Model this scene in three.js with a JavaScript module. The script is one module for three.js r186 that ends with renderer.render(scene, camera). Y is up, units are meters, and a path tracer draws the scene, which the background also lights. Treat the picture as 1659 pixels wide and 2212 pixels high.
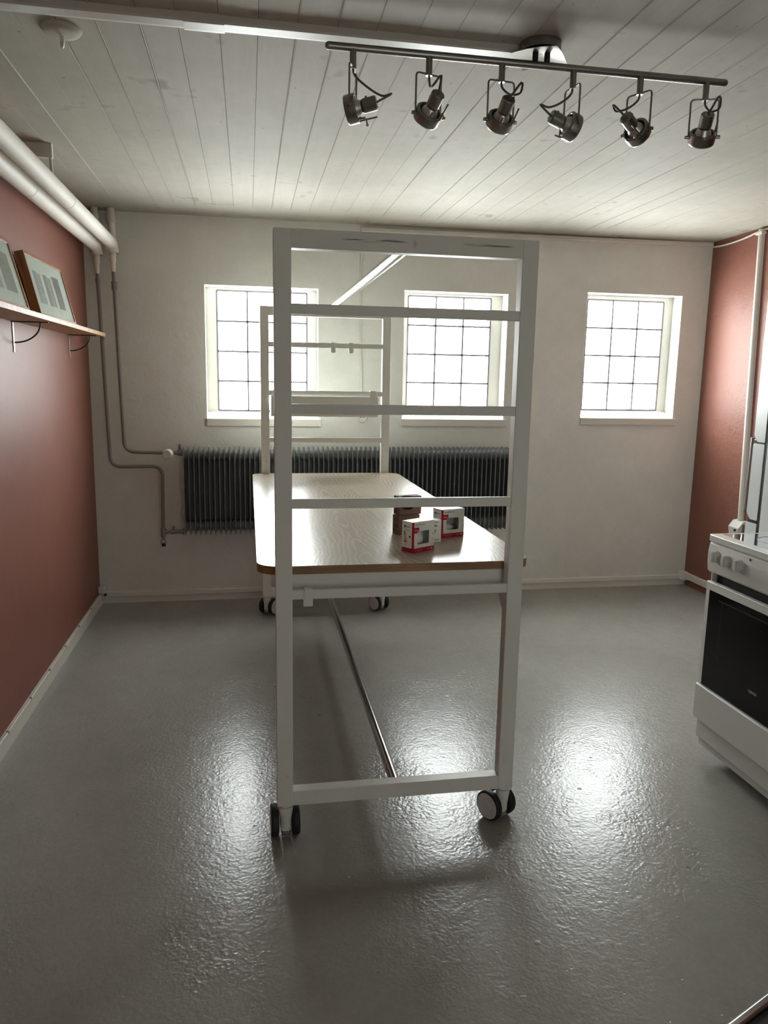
import * as THREE from 'three';
import { RoundedBoxGeometry } from 'three/addons/geometries/RoundedBoxGeometry.js';
import { mergeGeometries } from 'three/addons/utils/BufferGeometryUtils.js';
import { RectAreaLightUniformsLib } from 'three/addons/lights/RectAreaLightUniformsLib.js';

// ---------------------------------------------------------------- camera, sky, daylight, exposure
const scene = new THREE.Scene();
const camera = new THREE.PerspectiveCamera(2 * Math.atan(1106 / 1633.8) * 180 / Math.PI, 1659 / 2212, 0.05, 60);
camera.rotation.order = 'YXZ';
camera.position.set(0, 1.45, 0);
camera.rotation.set(-0.1732, -0.1787, 0.0178);
const renderer = new THREE.WebGLRenderer({ antialias: true });
renderer.toneMapping = THREE.LinearToneMapping;
renderer.toneMappingExposure = 1.18;
renderer.shadowMap.enabled = true;
RectAreaLightUniformsLib.init();

const DAY = 15.5;                                       // brightness of the overcast sky
scene.background = new THREE.Color().setRGB(DAY * 0.955, DAY, DAY * 0.995);

// room, in metres; the camera stands at x = 0, z = 0
const D = -4.949, XL = -0.9524, XR = 3.1555, CH = 2.4185, ZB = 1.1;
// openings in the window wall: [x0, x1, sill y, top y] and their glass-block fields [centre x, bottom y]
const WINDOWS = [
  { x0: -0.256, x1: 0.447, y0: 1.187, y1: 2.008, cx: 0.098, by: 1.235 },
  { x0: 1.003, x1: 1.703, y0: 1.195, y1: 2.020, cx: 1.340, by: 1.246 },
  { x0: 2.262, x1: 2.957, y0: 1.213, y1: 2.053, cx: 2.605, by: 1.266 },
];
const BW = 0.190, BH = 0.1885, NX = 3, NY = 4, REVEAL = 0.12;
for (const w of WINDOWS) {                            // daylight entering through each field of glass blocks
  const l = new THREE.RectAreaLight(new THREE.Color().setRGB(0.955, 1, 0.995), DAY, BW * NX, BH * NY);
  l.position.set(w.cx, w.by + BH * NY / 2, D - REVEAL - 0.0015);
  l.lookAt(w.cx, w.by + BH * NY / 2, 0);
  l.name = 'window_daylight';
  scene.add(l);
}

// softer daylight through the frosted glass door behind the camera
const DOOR = { x0: 0.75, x1: 1.65, y1: 2.02 };
{
  const l = new THREE.RectAreaLight(new THREE.Color().setRGB(0.985, 1, 0.96), 1.9, 0.74, 1.8);
  l.position.set((DOOR.x0 + DOOR.x1) / 2, 1.02, ZB - 0.004);
  l.lookAt((DOOR.x0 + DOOR.x1) / 2, 1.02, -5);
  l.name = 'door_daylight';
  scene.add(l);
}

// ---------------------------------------------------------------- helpers
const V = (x, y, z) => new THREE.Vector3(x, y, z);
let seed = 7;
const rnd = () => { seed = (seed * 1664525 + 1013904223) >>> 0; return seed / 4294967296; };
const rr = (a, b) => a + (b - a) * rnd();
const taken = new Map(), origin = new Map();
function numbered(n) { const k = taken.get(n) || 0; taken.set(n, k + 1); return k ? `${n}_${String(k).padStart(3, '0')}` : n; }
function plain(g) {
  if (g.index) g = g.toNonIndexed();
  for (const k of Object.keys(g.attributes)) if (!['position', 'normal', 'uv'].includes(k)) g.deleteAttribute(k);
  if (!g.attributes.normal) g.computeVertexNormals();
  return g;
}
function metreUV(g) {                                  // uv in metres, along whichever plane a face lies closest to
  g = plain(g);
  const p = g.attributes.position, uv = new Float32Array(p.count * 2);
  const a = V(), b = V(), c = V();
  for (let i = 0; i < p.count; i += 3) {
    a.fromBufferAttribute(p, i); b.fromBufferAttribute(p, i + 1); c.fromBufferAttribute(p, i + 2);
    const n = b.clone().sub(a).cross(c.clone().sub(a)), x = Math.abs(n.x), y = Math.abs(n.y), z = Math.abs(n.z);
    [a, b, c].forEach((q, k) => {
      const [u, v] = x >= y && x >= z ? [q.z, q.y] : y >= z ? [q.x, q.z] : [q.x, q.y];
      uv[(i + k) * 2] = u; uv[(i + k) * 2 + 1] = v;
    });
  }
  g.setAttribute('uv', new THREE.BufferAttribute(uv, 2));
  return g;
}
function fuse(list) { const gs = [].concat(list).map(plain); return gs.length > 1 ? mergeGeometries(gs) : gs[0]; }
// one named mesh from geometries given in room coordinates; under a thing they are moved to the thing's own base
function obj(name, list, mat, parent = scene, uv = true) {
  let g = fuse(list);
  if (uv) g = metreUV(g);
  const o = origin.get(parent);
  if (o) g.translate(-o.x, -o.y, -o.z);
  const m = new THREE.Mesh(g, mat);
  m.name = parent === scene ? numbered(name) : name;
  m.castShadow = m.receiveShadow = true;
  if (o) origin.set(m, o);
  parent.add(m);
  return m;
}
function thing(name, label, category, [x, y, z], group) {
  const o = new THREE.Group();
  o.name = numbered(name); o.position.set(x, y, z); origin.set(o, V(x, y, z)); scene.add(o);
  return tag(o, label, category, group);
}
function group(name, parent) { const o = new THREE.Group(); o.name = name; parent.add(o); origin.set(o, origin.get(parent)); return o; }
function tag(o, label, category, group) { Object.assign(o.userData, { label, category }); if (group) o.userData.group = group; return o; }
function struct(name, label, list, mat) { const m = obj(name, list, mat); m.userData.kind = 'structure'; m.userData.label = label; m.userData.category = name.split('_')[0]; return m; }

const bx = (w, h, d, x, y, z) => new THREE.BoxGeometry(w, h, d).translate(x, y, z);
const b6 = (x0, x1, y0, y1, z0, z1) => bx(Math.abs(x1 - x0), Math.abs(y1 - y0), Math.abs(z1 - z0), (x0 + x1) / 2, (y0 + y1) / 2, (z0 + z1) / 2);
const r6 = (x0, x1, y0, y1, z0, z1, r = 0.004, s = 2) => new RoundedBoxGeometry(Math.abs(x1 - x0), Math.abs(y1 - y0), Math.abs(z1 - z0), s, Math.min(r, Math.abs(x1 - x0) / 2.02, Math.abs(y1 - y0) / 2.02, Math.abs(z1 - z0) / 2.02)).translate((x0 + x1) / 2, (y0 + y1) / 2, (z0 + z1) / 2);
function rod(a, b, r, seg = 16, r2 = r) {
  const d = b.clone().sub(a), g = new THREE.CylinderGeometry(r2, r, d.length(), seg);
  g.applyQuaternion(new THREE.Quaternion().setFromUnitVectors(V(0, 1, 0), d.normalize()));
  return g.translate((a.x + b.x) / 2, (a.y + b.y) / 2, (a.z + b.z) / 2);
}
const hose = (pts, r, n = 40, seg = 10, closed = false) => new THREE.TubeGeometry(new THREE.CatmullRomCurve3(pts, closed, 'centripetal'), n, r, seg, closed);
function bent(pts, r, fillet, seg = 12) {              // a tube along straight runs with rounded corners
  const path = new THREE.CurvePath();
  let last = pts[0];
  for (let i = 1; i < pts.length - 1; i++) {
    const p = pts[i], a = p.clone().add(pts[i - 1].clone().sub(p).setLength(fillet)), b = p.clone().add(pts[i + 1].clone().sub(p).setLength(fillet));
    path.add(new THREE.LineCurve3(last, a)); path.add(new THREE.QuadraticBezierCurve3(a, p, b)); last = b;
  }
  path.add(new THREE.LineCurve3(last, pts[pts.length - 1]));
  return new THREE.TubeGeometry(path, 24 * pts.length, r, seg, false);
}
function poly(pts) { const s = new THREE.Shape(); pts.forEach(([x, y], i) => i ? s.lineTo(x, y) : s.moveTo(x, y)); s.closePath(); return s; }
function roundRect(x0, y0, x1, y1, r, S = THREE.Shape) {
  const s = new S();
  s.moveTo(x0 + r, y0); s.lineTo(x1 - r, y0); s.absarc(x1 - r, y0 + r, r, -Math.PI / 2, 0); s.lineTo(x1, y1 - r); s.absarc(x1 - r, y1 - r, r, 0, Math.PI / 2);
  s.lineTo(x0 + r, y1); s.absarc(x0 + r, y1 - r, r, Math.PI / 2, Math.PI); s.lineTo(x0, y0 + r); s.absarc(x0 + r, y0 + r, r, Math.PI, Math.PI * 1.5);
  return s;
}
const solid = (shape, depth, bevel = 0, seg = 8) => new THREE.ExtrudeGeometry(shape, { depth, bevelEnabled: bevel > 0, bevelSize: bevel, bevelThickness: bevel, bevelSegments: 2, curveSegments: seg });
const alongX = (profile, x0, x1) => solid(poly(profile.map(([y, z]) => [z, y])), x1 - x0).rotateY(-Math.PI / 2).translate(x1, 0, 0);

// ---------------------------------------------------------------- procedural textures
function field(n, octaves, s0) {                       // tileable layered value noise; octaves: [cells, weight] or [cellsX, cellsY, weight]
  const out = new Float32Array(n * n);
  let s = s0 >>> 0;
  const rand = () => { s = (s * 1664525 + 1013904223) >>> 0; return s / 4294967296; };
  for (const o of octaves) {
    const [cx, cy, w] = o.length === 3 ? o : [o[0], o[0], o[1]];
    const lat = new Float32Array(cx * cy).map(rand);
    const xi = new Int32Array(n), xf = new Float32Array(n);
    for (let x = 0; x < n; x++) { const u = x / n * cx; xi[x] = Math.floor(u); const f = u - xi[x]; xf[x] = f * f * (3 - 2 * f); }
    for (let y = 0; y < n; y++) {
      const v = y / n * cy, j = Math.floor(v), g0 = v - j, g = g0 * g0 * (3 - 2 * g0), r0 = j * cx, r1 = ((j + 1) % cy) * cx;
      for (let x = 0; x < n; x++) {
        const i = xi[x], i1 = (i + 1) % cx, f = xf[x];
        const a = lat[r0 + i] + (lat[r0 + i1] - lat[r0 + i]) * f, b = lat[r1 + i] + (lat[r1 + i1] - lat[r1 + i]) * f;
        out[y * n + x] += w * (a + (b - a) * g - 0.5);
      }
    }
  }
  return out;
}
function texture(n, at, tile, srgb = false, m = n) {   // at(x, y) -> grey or [r, g, b], 0 to 255
  const d = new Uint8Array(n * m * 4);
  for (let y = 0; y < m; y++) for (let x = 0; x < n; x++) {
    const c = at(x, y), i = (y * n + x) * 4;
    if (typeof c === 'number') d[i] = d[i + 1] = d[i + 2] = Math.max(0, Math.min(255, c)); else for (let k = 0; k < 3; k++) d[i + k] = Math.max(0, Math.min(255, c[k]));
    d[i + 3] = 255;
  }
  const t = new THREE.DataTexture(d, n, m);
  t.wrapS = t.wrapT = THREE.RepeatWrapping; t.magFilter = THREE.LinearFilter; t.minFilter = THREE.LinearMipmapLinearFilter; t.generateMipmaps = true;
  if (srgb) t.colorSpace = THREE.SRGBColorSpace;
  if (tile) t.repeat.set(1 / tile, 1 / tile);
  t.needsUpdate = true;
  return t;
}
const step = (a, b, x) => { const t = Math.max(0, Math.min(1, (x - a) / (b - a))); return t * t * (3 - 2 * t); };
const std = (r, g, b, roughness, more = {}) => new THREE.MeshStandardMaterial({ color: new THREE.Color().setRGB(r, g, b), roughness, ...more });
const phys = (r, g, b, roughness, more = {}) => new THREE.MeshPhysicalMaterial({ color: new THREE.Color().setRGB(r, g, b), roughness, ...more });

// painted concrete floor: hammered relief, pits, a few cracks; grime specks in the colour
const FN = 2048, FT = 3.0;
const fMask = field(FN, [[6, 0.6], [17, 0.6], [40, 0.4]], 11), fCoarse = field(FN, [[9, 0.6], [28, 0.45], [70, 0.3]], 12), fFine = field(FN, [[110, 0.25], [300, 0.8], [520, 0.8], [800, 0.35]], 13);
const floorHeight = new Float32Array(FN * FN);
for (let i = 0; i < FN * FN; i++) floorHeight[i] = fCoarse[i] * 0.85 + fFine[i] * (0.45 + 0.65 * step(-0.05, 0.4, fMask[i]));
seed = 21;
for (let k = 0; k < 420; k++) {                        // pits and blisters
  const x = Math.floor(rnd() * FN), y = Math.floor(rnd() * FN), r = rr(1.6, 4) + (rnd() < 0.12 ? 4 : 0), e = rr(0.4, 1), s = rnd() < 0.6 ? -1.3 : 1.1;
  for (let j = -12; j <= 12; j++) for (let i = -12; i <= 12; i++) { const q = Math.hypot(i, j / e) / r; if (q < 1) floorHeight[((y + j + FN) % FN) * FN + (x + i + FN) % FN] += s * (1 - q * q); }
}
for (let k = 0; k < 26; k++) {                         // meandering cracks and trowel ridges
  let x = rnd() * FN, y = rnd() * FN, a = rnd() * 6.3; const n = rr(60, 220), s = rnd() < 0.5 ? -1 : 0.9;
  for (let q = 0; q < n; q++) { a += rr(-0.3, 0.3); x += Math.cos(a); y += Math.sin(a); for (let j = -2; j <= 2; j++) for (let i = -2; i <= 2; i++) floorHeight[((Math.floor(y) + j + FN) % FN) * FN + (Math.floor(x) + i + FN) % FN] += s * 0.12 * Math.max(0, 1 - Math.hypot(i, j) / 2.6); }
}
const floorBump = texture(FN, (x, y) => 128 + 90 * floorHeight[y * FN + x], FT);
const fTone = field(1024, [[6, 0.6], [17, 0.4], [60, 0.3], [300, 0.5]], 14), specks = new Float32Array(FN * FN);
seed = 5;
for (let k = 0; k < 46; k++) {
  const x = Math.floor(rnd() * FN), y = Math.floor(rnd() * FN), r = rr(1.2, 3.4), e = rr(0.5, 1), s = rnd() < 0.7 ? -1 : 0.5;
  for (let j = -5; j <= 5; j++) for (let i = -5; i <= 5; i++) { const q = Math.hypot(i, j / e) / r, p = ((y + j + FN) % FN) * FN + (x + i + FN) % FN; if (q < 1.3) specks[p] = s * (1 - step(0.7, 1.3, q)); }
}
const floorTone = texture(FN, (x, y) => { const v = 236 + 20 * fTone[(y >> 1) * 1024 + (x >> 1)] + (specks[y * FN + x] < 0 ? 120 : 22) * specks[y * FN + x]; return [v, v * 0.995, v * 0.985]; }, FT, true);

// plaster under many coats of paint
const WN = 1024, wBig = field(WN, [[6, 0.8], [15, 0.6], [40, 0.4]], 31), wFine = field(WN, [[110, 0.6], [240, 0.5]], 32), wScar = field(WN, [[9, 0.5], [26, 0.5], [64, 0.6]], 33);
const wallBump = texture(WN, (x, y) => { const i = y * WN + x; return 128 + 70 * wBig[i] + 34 * wFine[i] + 60 * step(0.34, 0.6, wScar[i]); }, 1.7);
const roughBump = texture(WN, (x, y) => { const i = y * WN + x, r = 1 - Math.abs(wScar[i]) * 4; return 118 + 70 * wBig[i] + 60 * wFine[i] + 22 * step(0.3, 1, r) * step(0.0, 0.4, wBig[i]) + 46 * step(0.3, 0.55, wScar[i]); }, 1.1);
const wallTone = texture(512, (x, y) => { const i = (y * 2) * WN + x * 2, v = 246 + 10 * wBig[i] + 5 * wFine[i]; return [v, v * 0.997, v * 0.99]; }, 1.9, true);

// ceiling boards: soft stains, knots and grain left in the paint
const cGrain = field(1024, [[70, 6, 0.8], [170, 12, 0.6], [330, 30, 0.4]], 41), cStain = field(1024, [[6, 0.6], [18, 0.5], [50, 0.4]], 42), cSpot = new Float32Array(1024 * 1024);
seed = 77;
for (let k = 0; k < 60; k++) { const x = Math.floor(rnd() * 1024), y = Math.floor(rnd() * 1024), r = rr(1.2, 4.5), e = rr(1, 2.6); for (let j = -12; j <= 12; j++) for (let i = -12; i <= 12; i++) { const q = Math.hypot(i * e, j) / r; if (q < 1) cSpot[((y + j + 1024) % 1024) * 1024 + (x + i + 1024) % 1024] = Math.max(cSpot[((y + j + 1024) % 1024) * 1024 + (x + i + 1024) % 1024], 1 - q * q); } }
const ceilTone = texture(1024, (x, y) => { const i = y * 1024 + x, v = 240 + 14 * cStain[i] + 6 * cGrain[i] - 46 * step(0.36, 0.62, cStain[i]) - 70 * cSpot[i]; return [v, v * 0.985, v * 0.955]; }, 1.7, true);
const ceilBump = texture(1024, (x, y) => { const i = y * 1024 + x; return 128 + 34 * cGrain[i] + 40 * cStain[i] - 60 * cSpot[i]; }, 1.7);

const M = {
  floor: phys(0.385, 0.38, 0.36, 0.245, { map: floorTone, bumpMap: floorBump, bumpScale: 0.0022, specularIntensity: 0.65 }),
  wall: std(0.795, 0.79, 0.745, 0.62, { map: wallTone, bumpMap: wallBump, bumpScale: 0.0045 }),
  red: phys(0.275, 0.114, 0.083, 0.5, { specularIntensity: 0.5, map: wallTone, bumpMap: wallBump, bumpScale: 0.0016 }),
  redRough: phys(0.275, 0.114, 0.083, 0.48, { specularIntensity: 0.55, map: wallTone, bumpMap: roughBump, bumpScale: 0.0045 }),
  ceiling: std(0.49, 0.475, 0.43, 0.75, { map: ceilTone, bumpMap: ceilBump, bumpScale: 0.0012 }),
  trim: std(0.70, 0.67, 0.60, 0.5, { bumpMap: wallBump, bumpScale: 0.002 }),
  trunking: std(0.56, 0.54, 0.48, 0.36),
  plastic: std(0.74, 0.72, 0.66, 0.38),
  coat: std(0.765, 0.775, 0.715, 0.46),
  insulation: std(0.78, 0.74, 0.66, 0.62, { bumpMap: wallBump, bumpScale: 0.002 }),
  pipe: std(0.235, 0.21, 0.19, 0.38),
  brass: std(0.30, 0.255, 0.21, 0.35, { metalness: 0.6 }),
  chrome: std(0.58, 0.575, 0.57, 0.17, { metalness: 1 }),
  nickel: std(0.50, 0.48, 0.45, 0.28, { metalness: 1 }),
  darkNickel: std(0.30, 0.285, 0.265, 0.32, { metalness: 1 }),
  reflector: std(0.62, 0.61, 0.58, 0.35, { metalness: 0.85 }),
  lens: phys(0.9, 0.9, 0.88, 0.25, { transmission: 0.8, thickness: 0 }),
  cableGrey: std(0.10, 0.095, 0.085, 0.5),
  black: std(0.012, 0.012, 0.013, 0.5),
  rubber: std(0.016, 0.016, 0.017, 0.62),
  radiator: std(0.185, 0.192, 0.19, 0.38),
  glassBlock: phys(0.97, 0.985, 0.98, 0.12, { transmission: 1, thickness: 0, ior: 1.5 }),
  frosted: phys(0.16, 0.16, 0.155, 0.9, { transmission: 0.6, thickness: 0 }),
  mortar: std(0.22, 0.20, 0.24, 0.9),
};

// ---------------------------------------------------------------- the room
struct('floor', 'glossy grey painted concrete floor with hammered relief', b6(XL - 0.3, XR + 0.3, -0.12, 0, D - 0.3, ZB + 0.3), M.floor);

// window wall: an outer layer with the wide openings and an inner one with the glass-block fields
{
  const outline = () => poly([[XL - 0.3, -0.1], [XR + 0.3, -0.1], [XR + 0.3, CH + 0.2], [XL - 0.3, CH + 0.2]]);
  const front = outline(), back = outline();
  for (const w of WINDOWS) {
    front.holes.push(poly([[w.x0, w.y0], [w.x1, w.y0], [w.x1, w.y1], [w.x0, w.y1]]));
    const hw = BW * NX / 2;
    back.holes.push(poly([[w.cx - hw, w.by], [w.cx + hw, w.by], [w.cx + hw, w.by + BH * NY], [w.cx - hw, w.by + BH * NY]]));
  }
  struct('wall_far', 'white plastered wall with three glass-block windows', [solid(front, REVEAL).translate(0, 0, D - REVEAL), solid(back, 0.1).translate(0, 0, D - REVEAL - 0.1)], M.wall);
}
struct('wall_left', 'terracotta red painted wall behind the picture shelf', b6(XL - 0.2, XL, -0.1, CH + 0.2, D, ZB), M.red);
struct('wall_right', 'terracotta red wall with coarse lumpy paint behind the fridge', b6(XR, XR + 0.2, -0.1, CH + 0.2, D, ZB), M.redRough);
{
  const w = poly([[XL - 0.3, -0.1], [XR + 0.3, -0.1], [XR + 0.3, CH + 0.2], [XL - 0.3, CH + 0.2]]);
  w.holes.push(poly([[DOOR.x0, 0], [DOOR.x1, 0], [DOOR.x1, DOOR.y1], [DOOR.x0, DOOR.y1]]));
  struct('wall_near', 'white plastered wall behind the camera', solid(w, 0.2).translate(0, 0, ZB), M.wall);
  const g = new THREE.Group(), m = (DOOR.x0 + DOOR.x1) / 2;
  g.name = 'door_1'; g.position.set(m, 0, ZB); origin.set(g, V(m, 0, ZB)); scene.add(g);
  g.userData = { kind: 'structure', category: 'door', label: 'white door with one large frosted pane behind the camera' };
  obj('leaf', [b6(DOOR.x0, DOOR.x0 + 0.08, 0.001, DOOR.y1, ZB + 0.02, ZB + 0.06), b6(DOOR.x1 - 0.08, DOOR.x1, 0.001, DOOR.y1, ZB + 0.02, ZB + 0.06), b6(DOOR.x0 + 0.08, DOOR.x1 - 0.08, 0.001, 0.12, ZB + 0.02, ZB + 0.06), b6(DOOR.x0 + 0.08, DOOR.x1 - 0.08, 1.92, DOOR.y1, ZB + 0.02, ZB + 0.06)], M.trim, g);
  obj('pane', b6(DOOR.x0 + 0.08, DOOR.x1 - 0.08, 0.12, 1.92, ZB + 0.036, ZB + 0.042), M.frosted, g);
  obj('handle', [rod(V(DOOR.x0 + 0.04, 1.05, ZB + 0.02), V(DOOR.x0 + 0.04, 1.05, ZB - 0.03), 0.008, 12), rod(V(DOOR.x0 + 0.04, 1.05, ZB - 0.03), V(DOOR.x0 + 0.16, 1.05, ZB - 0.03), 0.008, 12)], M.nickel, g);
}

// ceiling: a slab, painted boards below it and a smooth rounded border along the window wall
const ceiling = struct('ceiling', 'off-white painted board ceiling with stains', b6(XL - 0.3, XR + 0.3, CH + 0.03, CH + 0.2, D - 0.3, ZB + 0.3), M.ceiling);
{
  const seams = [];
  for (let k = -9; k <= 28; k++) seams.push(0.044 + 0.1105 * k + rr(-0.006, 0.006));
  seams.sort((a, b) => a - b);
  const edges = [XL - 0.1, ...seams.filter((x) => x > XL + 0.03 && x < XR - 0.03), XR + 0.1];
  for (let k = 0; k + 1 < edges.length; k++) {
    const a = edges[k], b = edges[k + 1], y = CH + rr(-0.0006, 0.001), tilt = rr(-0.001, 0.001), old = b < 0.3, gap = rnd() < (old ? 0.5 : 0.25) ? (old ? 0.0009 : 0.0006) : 0, c = rr(0.0004, 0.001), ridge = rnd() < (old ? 0.5 : 0.3) ? 0.0026 : 0.0002;
    const g = solid(poly([[a + gap + c, y], [b - gap - c - 0.004, y + tilt], [b - gap - c - 0.0015, y + tilt - ridge], [b - gap - c, y + tilt], [b - gap, y + tilt + c], [b - gap, CH + 0.035], [a + gap, CH + 0.035], [a + gap, y + c]]), ZB + 0.1 - (D + 0.17)).translate(0, 0, D + 0.17);
    obj('board', g, M.ceiling, ceiling);
  }
  const prof = [[CH + 0.035, -0.02], [CH + 0.035, 0.3], [CH + 0.0005, 0.3], [CH - 0.0015, 0.24], [CH - 0.0025, 0.12], [CH - 0.003, 0.03], [CH - 0.008, 0.006], [CH - 0.016, -0.02]];
  obj('border', alongX(prof.map(([y, z]) => [y, D + z]), XL - 0.05, XR + 0.05), M.ceiling, ceiling);
}

// windows: glass blocks, mortar, sloping sill, sill board
WINDOWS.forEach((w, n) => {
  const x0 = w.cx - BW * NX / 2, g = new THREE.Group(), z = D - REVEAL;
  g.name = `window_${n + 1}`; g.position.set(w.cx, w.y0, z); origin.set(g, V(w.cx, w.y0, z)); scene.add(g);
  g.userData = { kind: 'structure', category: 'window', label: ['glass-block window nearest the terracotta wall with the picture shelf', 'middle glass-block window behind the tall bench frame', 'glass-block window nearest the fridge'][n] };
  const bars = [];
  for (let i = 0; i <= NX; i++) bars.push(b6(x0 + i * BW - 0.005, x0 + i * BW + 0.005, w.by, w.by + BH * NY, z - 0.075, z + 0.0012));
  for (let j = 0; j <= NY; j++) bars.push(b6(x0, x0 + BW * NX, w.by + j * BH - 0.005, w.by + j * BH + 0.005, z - 0.075, z + 0.0012));
  obj('mortar', bars, M.mortar, g);
  const block = new RoundedBoxGeometry(BW - 0.0104, BH - 0.0104, 0.08, 2, 0.007);
  for (let j = 0; j < NY; j++) for (let i = 0; i < NX; i++) {
    const m = new THREE.Mesh(block, M.glassBlock);
    m.name = 'glass_block'; m.castShadow = m.receiveShadow = true;
    m.position.set(x0 + (i + 0.5) * BW - w.cx, w.by + (j + 0.5) * BH - w.y0, -0.04);
    g.add(m);
  }
  obj('sloping_sill', alongX([[w.y0 - 0.002, D - 0.001], [w.y0 - 0.002, z - 0.01], [w.by - 0.004, z - 0.01], [w.by - 0.006, z + 0.004], [w.y0 + 0.008, D - 0.012], [w.y0 + 0.001, D - 0.001]], w.x0, w.x1), M.trim, g);
  obj('sill_board', r6(w.x0 - 0.003, w.x1 + 0.02, w.y0 - 0.046, w.y0 + 0.002, D - 0.02, D + 0.016, 0.004), M.trim, g);
});

// skirting, trunking and cables
struct('baseboard_far', 'chipped white skirting below the window wall', [b6(XL, XR, -0.02, 0.043, D - 0.02, D + 0.012)], M.trim);
struct('baseboard_left', 'white wooden skirting along the terracotta wall', [r6(XL - 0.02, XL + 0.014, -0.02, 0.07, D + 0.012, ZB, 0.004)], M.trim);
tag(obj('cable_trunking', r6(XL + 0.03, XR - 0.02, 0.043, 0.074, D - 0.005, D + 0.02, 0.004), M.plastic), 'long white cable trunking above the skirting below the windows', 'trunking');
{
  const t = thing('cable_trunking', 'short white cable trunking low on the wall behind the stove', 'trunking', [XR - 0.01, 0.05, -4.0]);
  obj('channel', r6(XR - 0.022, XR + 0.004, 0.052, 0.098, D + 0.02, -2.4, 0.004), M.plastic, t);
  obj('corner_piece', r6(XR - 0.05, XR + 0.002, 0.04, 0.102, D - 0.002, D + 0.05, 0.005), M.plastic, t);
}
{
  const t = thing('cable_outlet', 'small white cable outlet box low in the room corner', 'outlet box', [XL + 0.02, 0.075, D + 0.03]);
  obj('housing', r6(XL + 0.001, XL + 0.038, 0.078, 0.122, D + 0.022, D + 0.07, 0.006), M.plastic, t);
  obj('plug_hole', rod(V(XL + 0.036, 0.06, D + 0.021), V(XL + 0.036, 0.06, D + 0.034), 0.008), M.black, t);
}
{
  const pts = [];
  seed = 3;
  for (let k = 0; k <= 30; k++) { const z = D + 0.08 + k * 0.16, s = k >= 16 && k % 2 ? 0.014 : 0; pts.push(V(XL + 0.0185 + s * 0.5, 0.0755 + (s ? s * 0.9 : rr(0, 0.002)), z)); }
  const t = thing('wall_cable', 'thin white cable clipped along the top of the skirting', 'cable', [XL + 0.012, 0.07, -3.0]);
  obj('cable', hose(pts, 0.0045, 150, 8), M.plastic, t);
  for (let k = 0; k <= 30; k += 2) obj('clip', bx(0.009, 0.012, 0.008, XL + 0.0185, 0.0775, D + 0.08 + k * 0.16), M.pipe, t);
}
{
  const t = thing('conduit', 'thin white conduit from ceiling down to the round wall socket', 'conduit', [0.725, 1.24, D]);
  obj('vertical_run', hose([V(0.724, 2.385, D + 0.008), V(0.719, 2.2, D + 0.008), V(0.714, 2.08, D + 0.008), V(0.72, 1.8, D + 0.008), V(0.722, 1.6, D + 0.009), V(0.728, 1.42, D + 0.008), V(0.732, 1.24, D + 0.008)], 0.006, 60, 8), M.trim, t);
  obj('ceiling_run', alongX([[2.362, D - 0.002], [2.362, D + 0.016], [2.368, D + 0.022], [2.386, D + 0.022], [2.39, D + 0.018], [2.39, D - 0.002]], 0.716, XR - 0.01).applyMatrix4(new THREE.Matrix4().set(1, 0, 0, 0, 0.0095, 1, 0, -0.0068, 0, 0, 1, 0, 0, 0, 0, 1)), M.trim, t);
}
{
  const t = thing('wall_socket', 'round white earthed socket between the first two windows', 'socket', [0.737, 1.204, D]);
  obj('rim', new THREE.LatheGeometry([[0, 0], [0.036, 0], [0.036, 0.008], [0.031, 0.016], [0.0225, 0.017], [0.0215, 0.006], [0, 0.006]].map(([r, y]) => new THREE.Vector2(r, y)), 32).rotateX(Math.PI / 2).translate(0.737, 1.204, D), M.plastic, t);
  for (const s of [-1, 1]) obj('pin_hole', rod(V(0.737 + s * 0.0095, 1.204, D + 0.005), V(0.737 + s * 0.0095, 1.204, D + 0.0068), 0.0035), M.black, t);
  obj('earth_clip', b6(0.733, 0.741, 1.184, 1.189, D + 0.004, D + 0.01), M.nickel, t);
}
{
  const t = thing('wall_conduit', 'vertical white conduit down the lumpy terracotta wall', 'conduit', [XR - 0.02, 0.6, -4.38]);
  const a = V(XR - 0.016, 2.405, -4.425), b = V(XR - 0.016, 0.585, -4.352);
  obj('channel', [rod(a, b, 0.0165, 20), rod(a.clone().add(V(0.012, 0, 0)), b.clone().add(V(0.012, 0, 0)), 0.0165, 12)], M.plastic, t);
  obj('top_clip', [r6(XR - 0.035, XR, 2.375, 2.392, -4.46, -4.395, 0.003)], M.plastic, t);
}
tag(obj('ceiling_cable', hose([V(XR - 0.006, 2.384, D + 0.01), V(XR - 0.006, 2.377, -4.85), V(XR - 0.006, 2.378, -4.7), V(XR - 0.006, 2.386, -4.58), V(XR - 0.006, 2.4, -4.46), V(XR - 0.006, 2.402, -4.2), V(XR - 0.006, 2.402, -3.2)], 0.006, 60, 8), M.plastic), 'thin white cable running below the ceiling on the lumpy terracotta wall', 'cable');
{
  const t = thing('switch_box', 'small white connection box at the foot of the vertical wall conduit', 'switch box', [XR - 0.03, 0.48, -4.36]);
  obj('housing', solid(poly([[0, 0], [0.05, 0.02], [0.06, 0.07], [0.03, 0.11], [0, 0.115]]), 0.1, 0.003).rotateY(Math.PI).translate(XR - 0.001, 0.474, -4.30), M.plastic, t);
  obj('slot', rod(V(XR - 0.06, 0.53, -4.33), V(XR - 0.068, 0.53, -4.33), 0.008), M.black, t);
}

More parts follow.
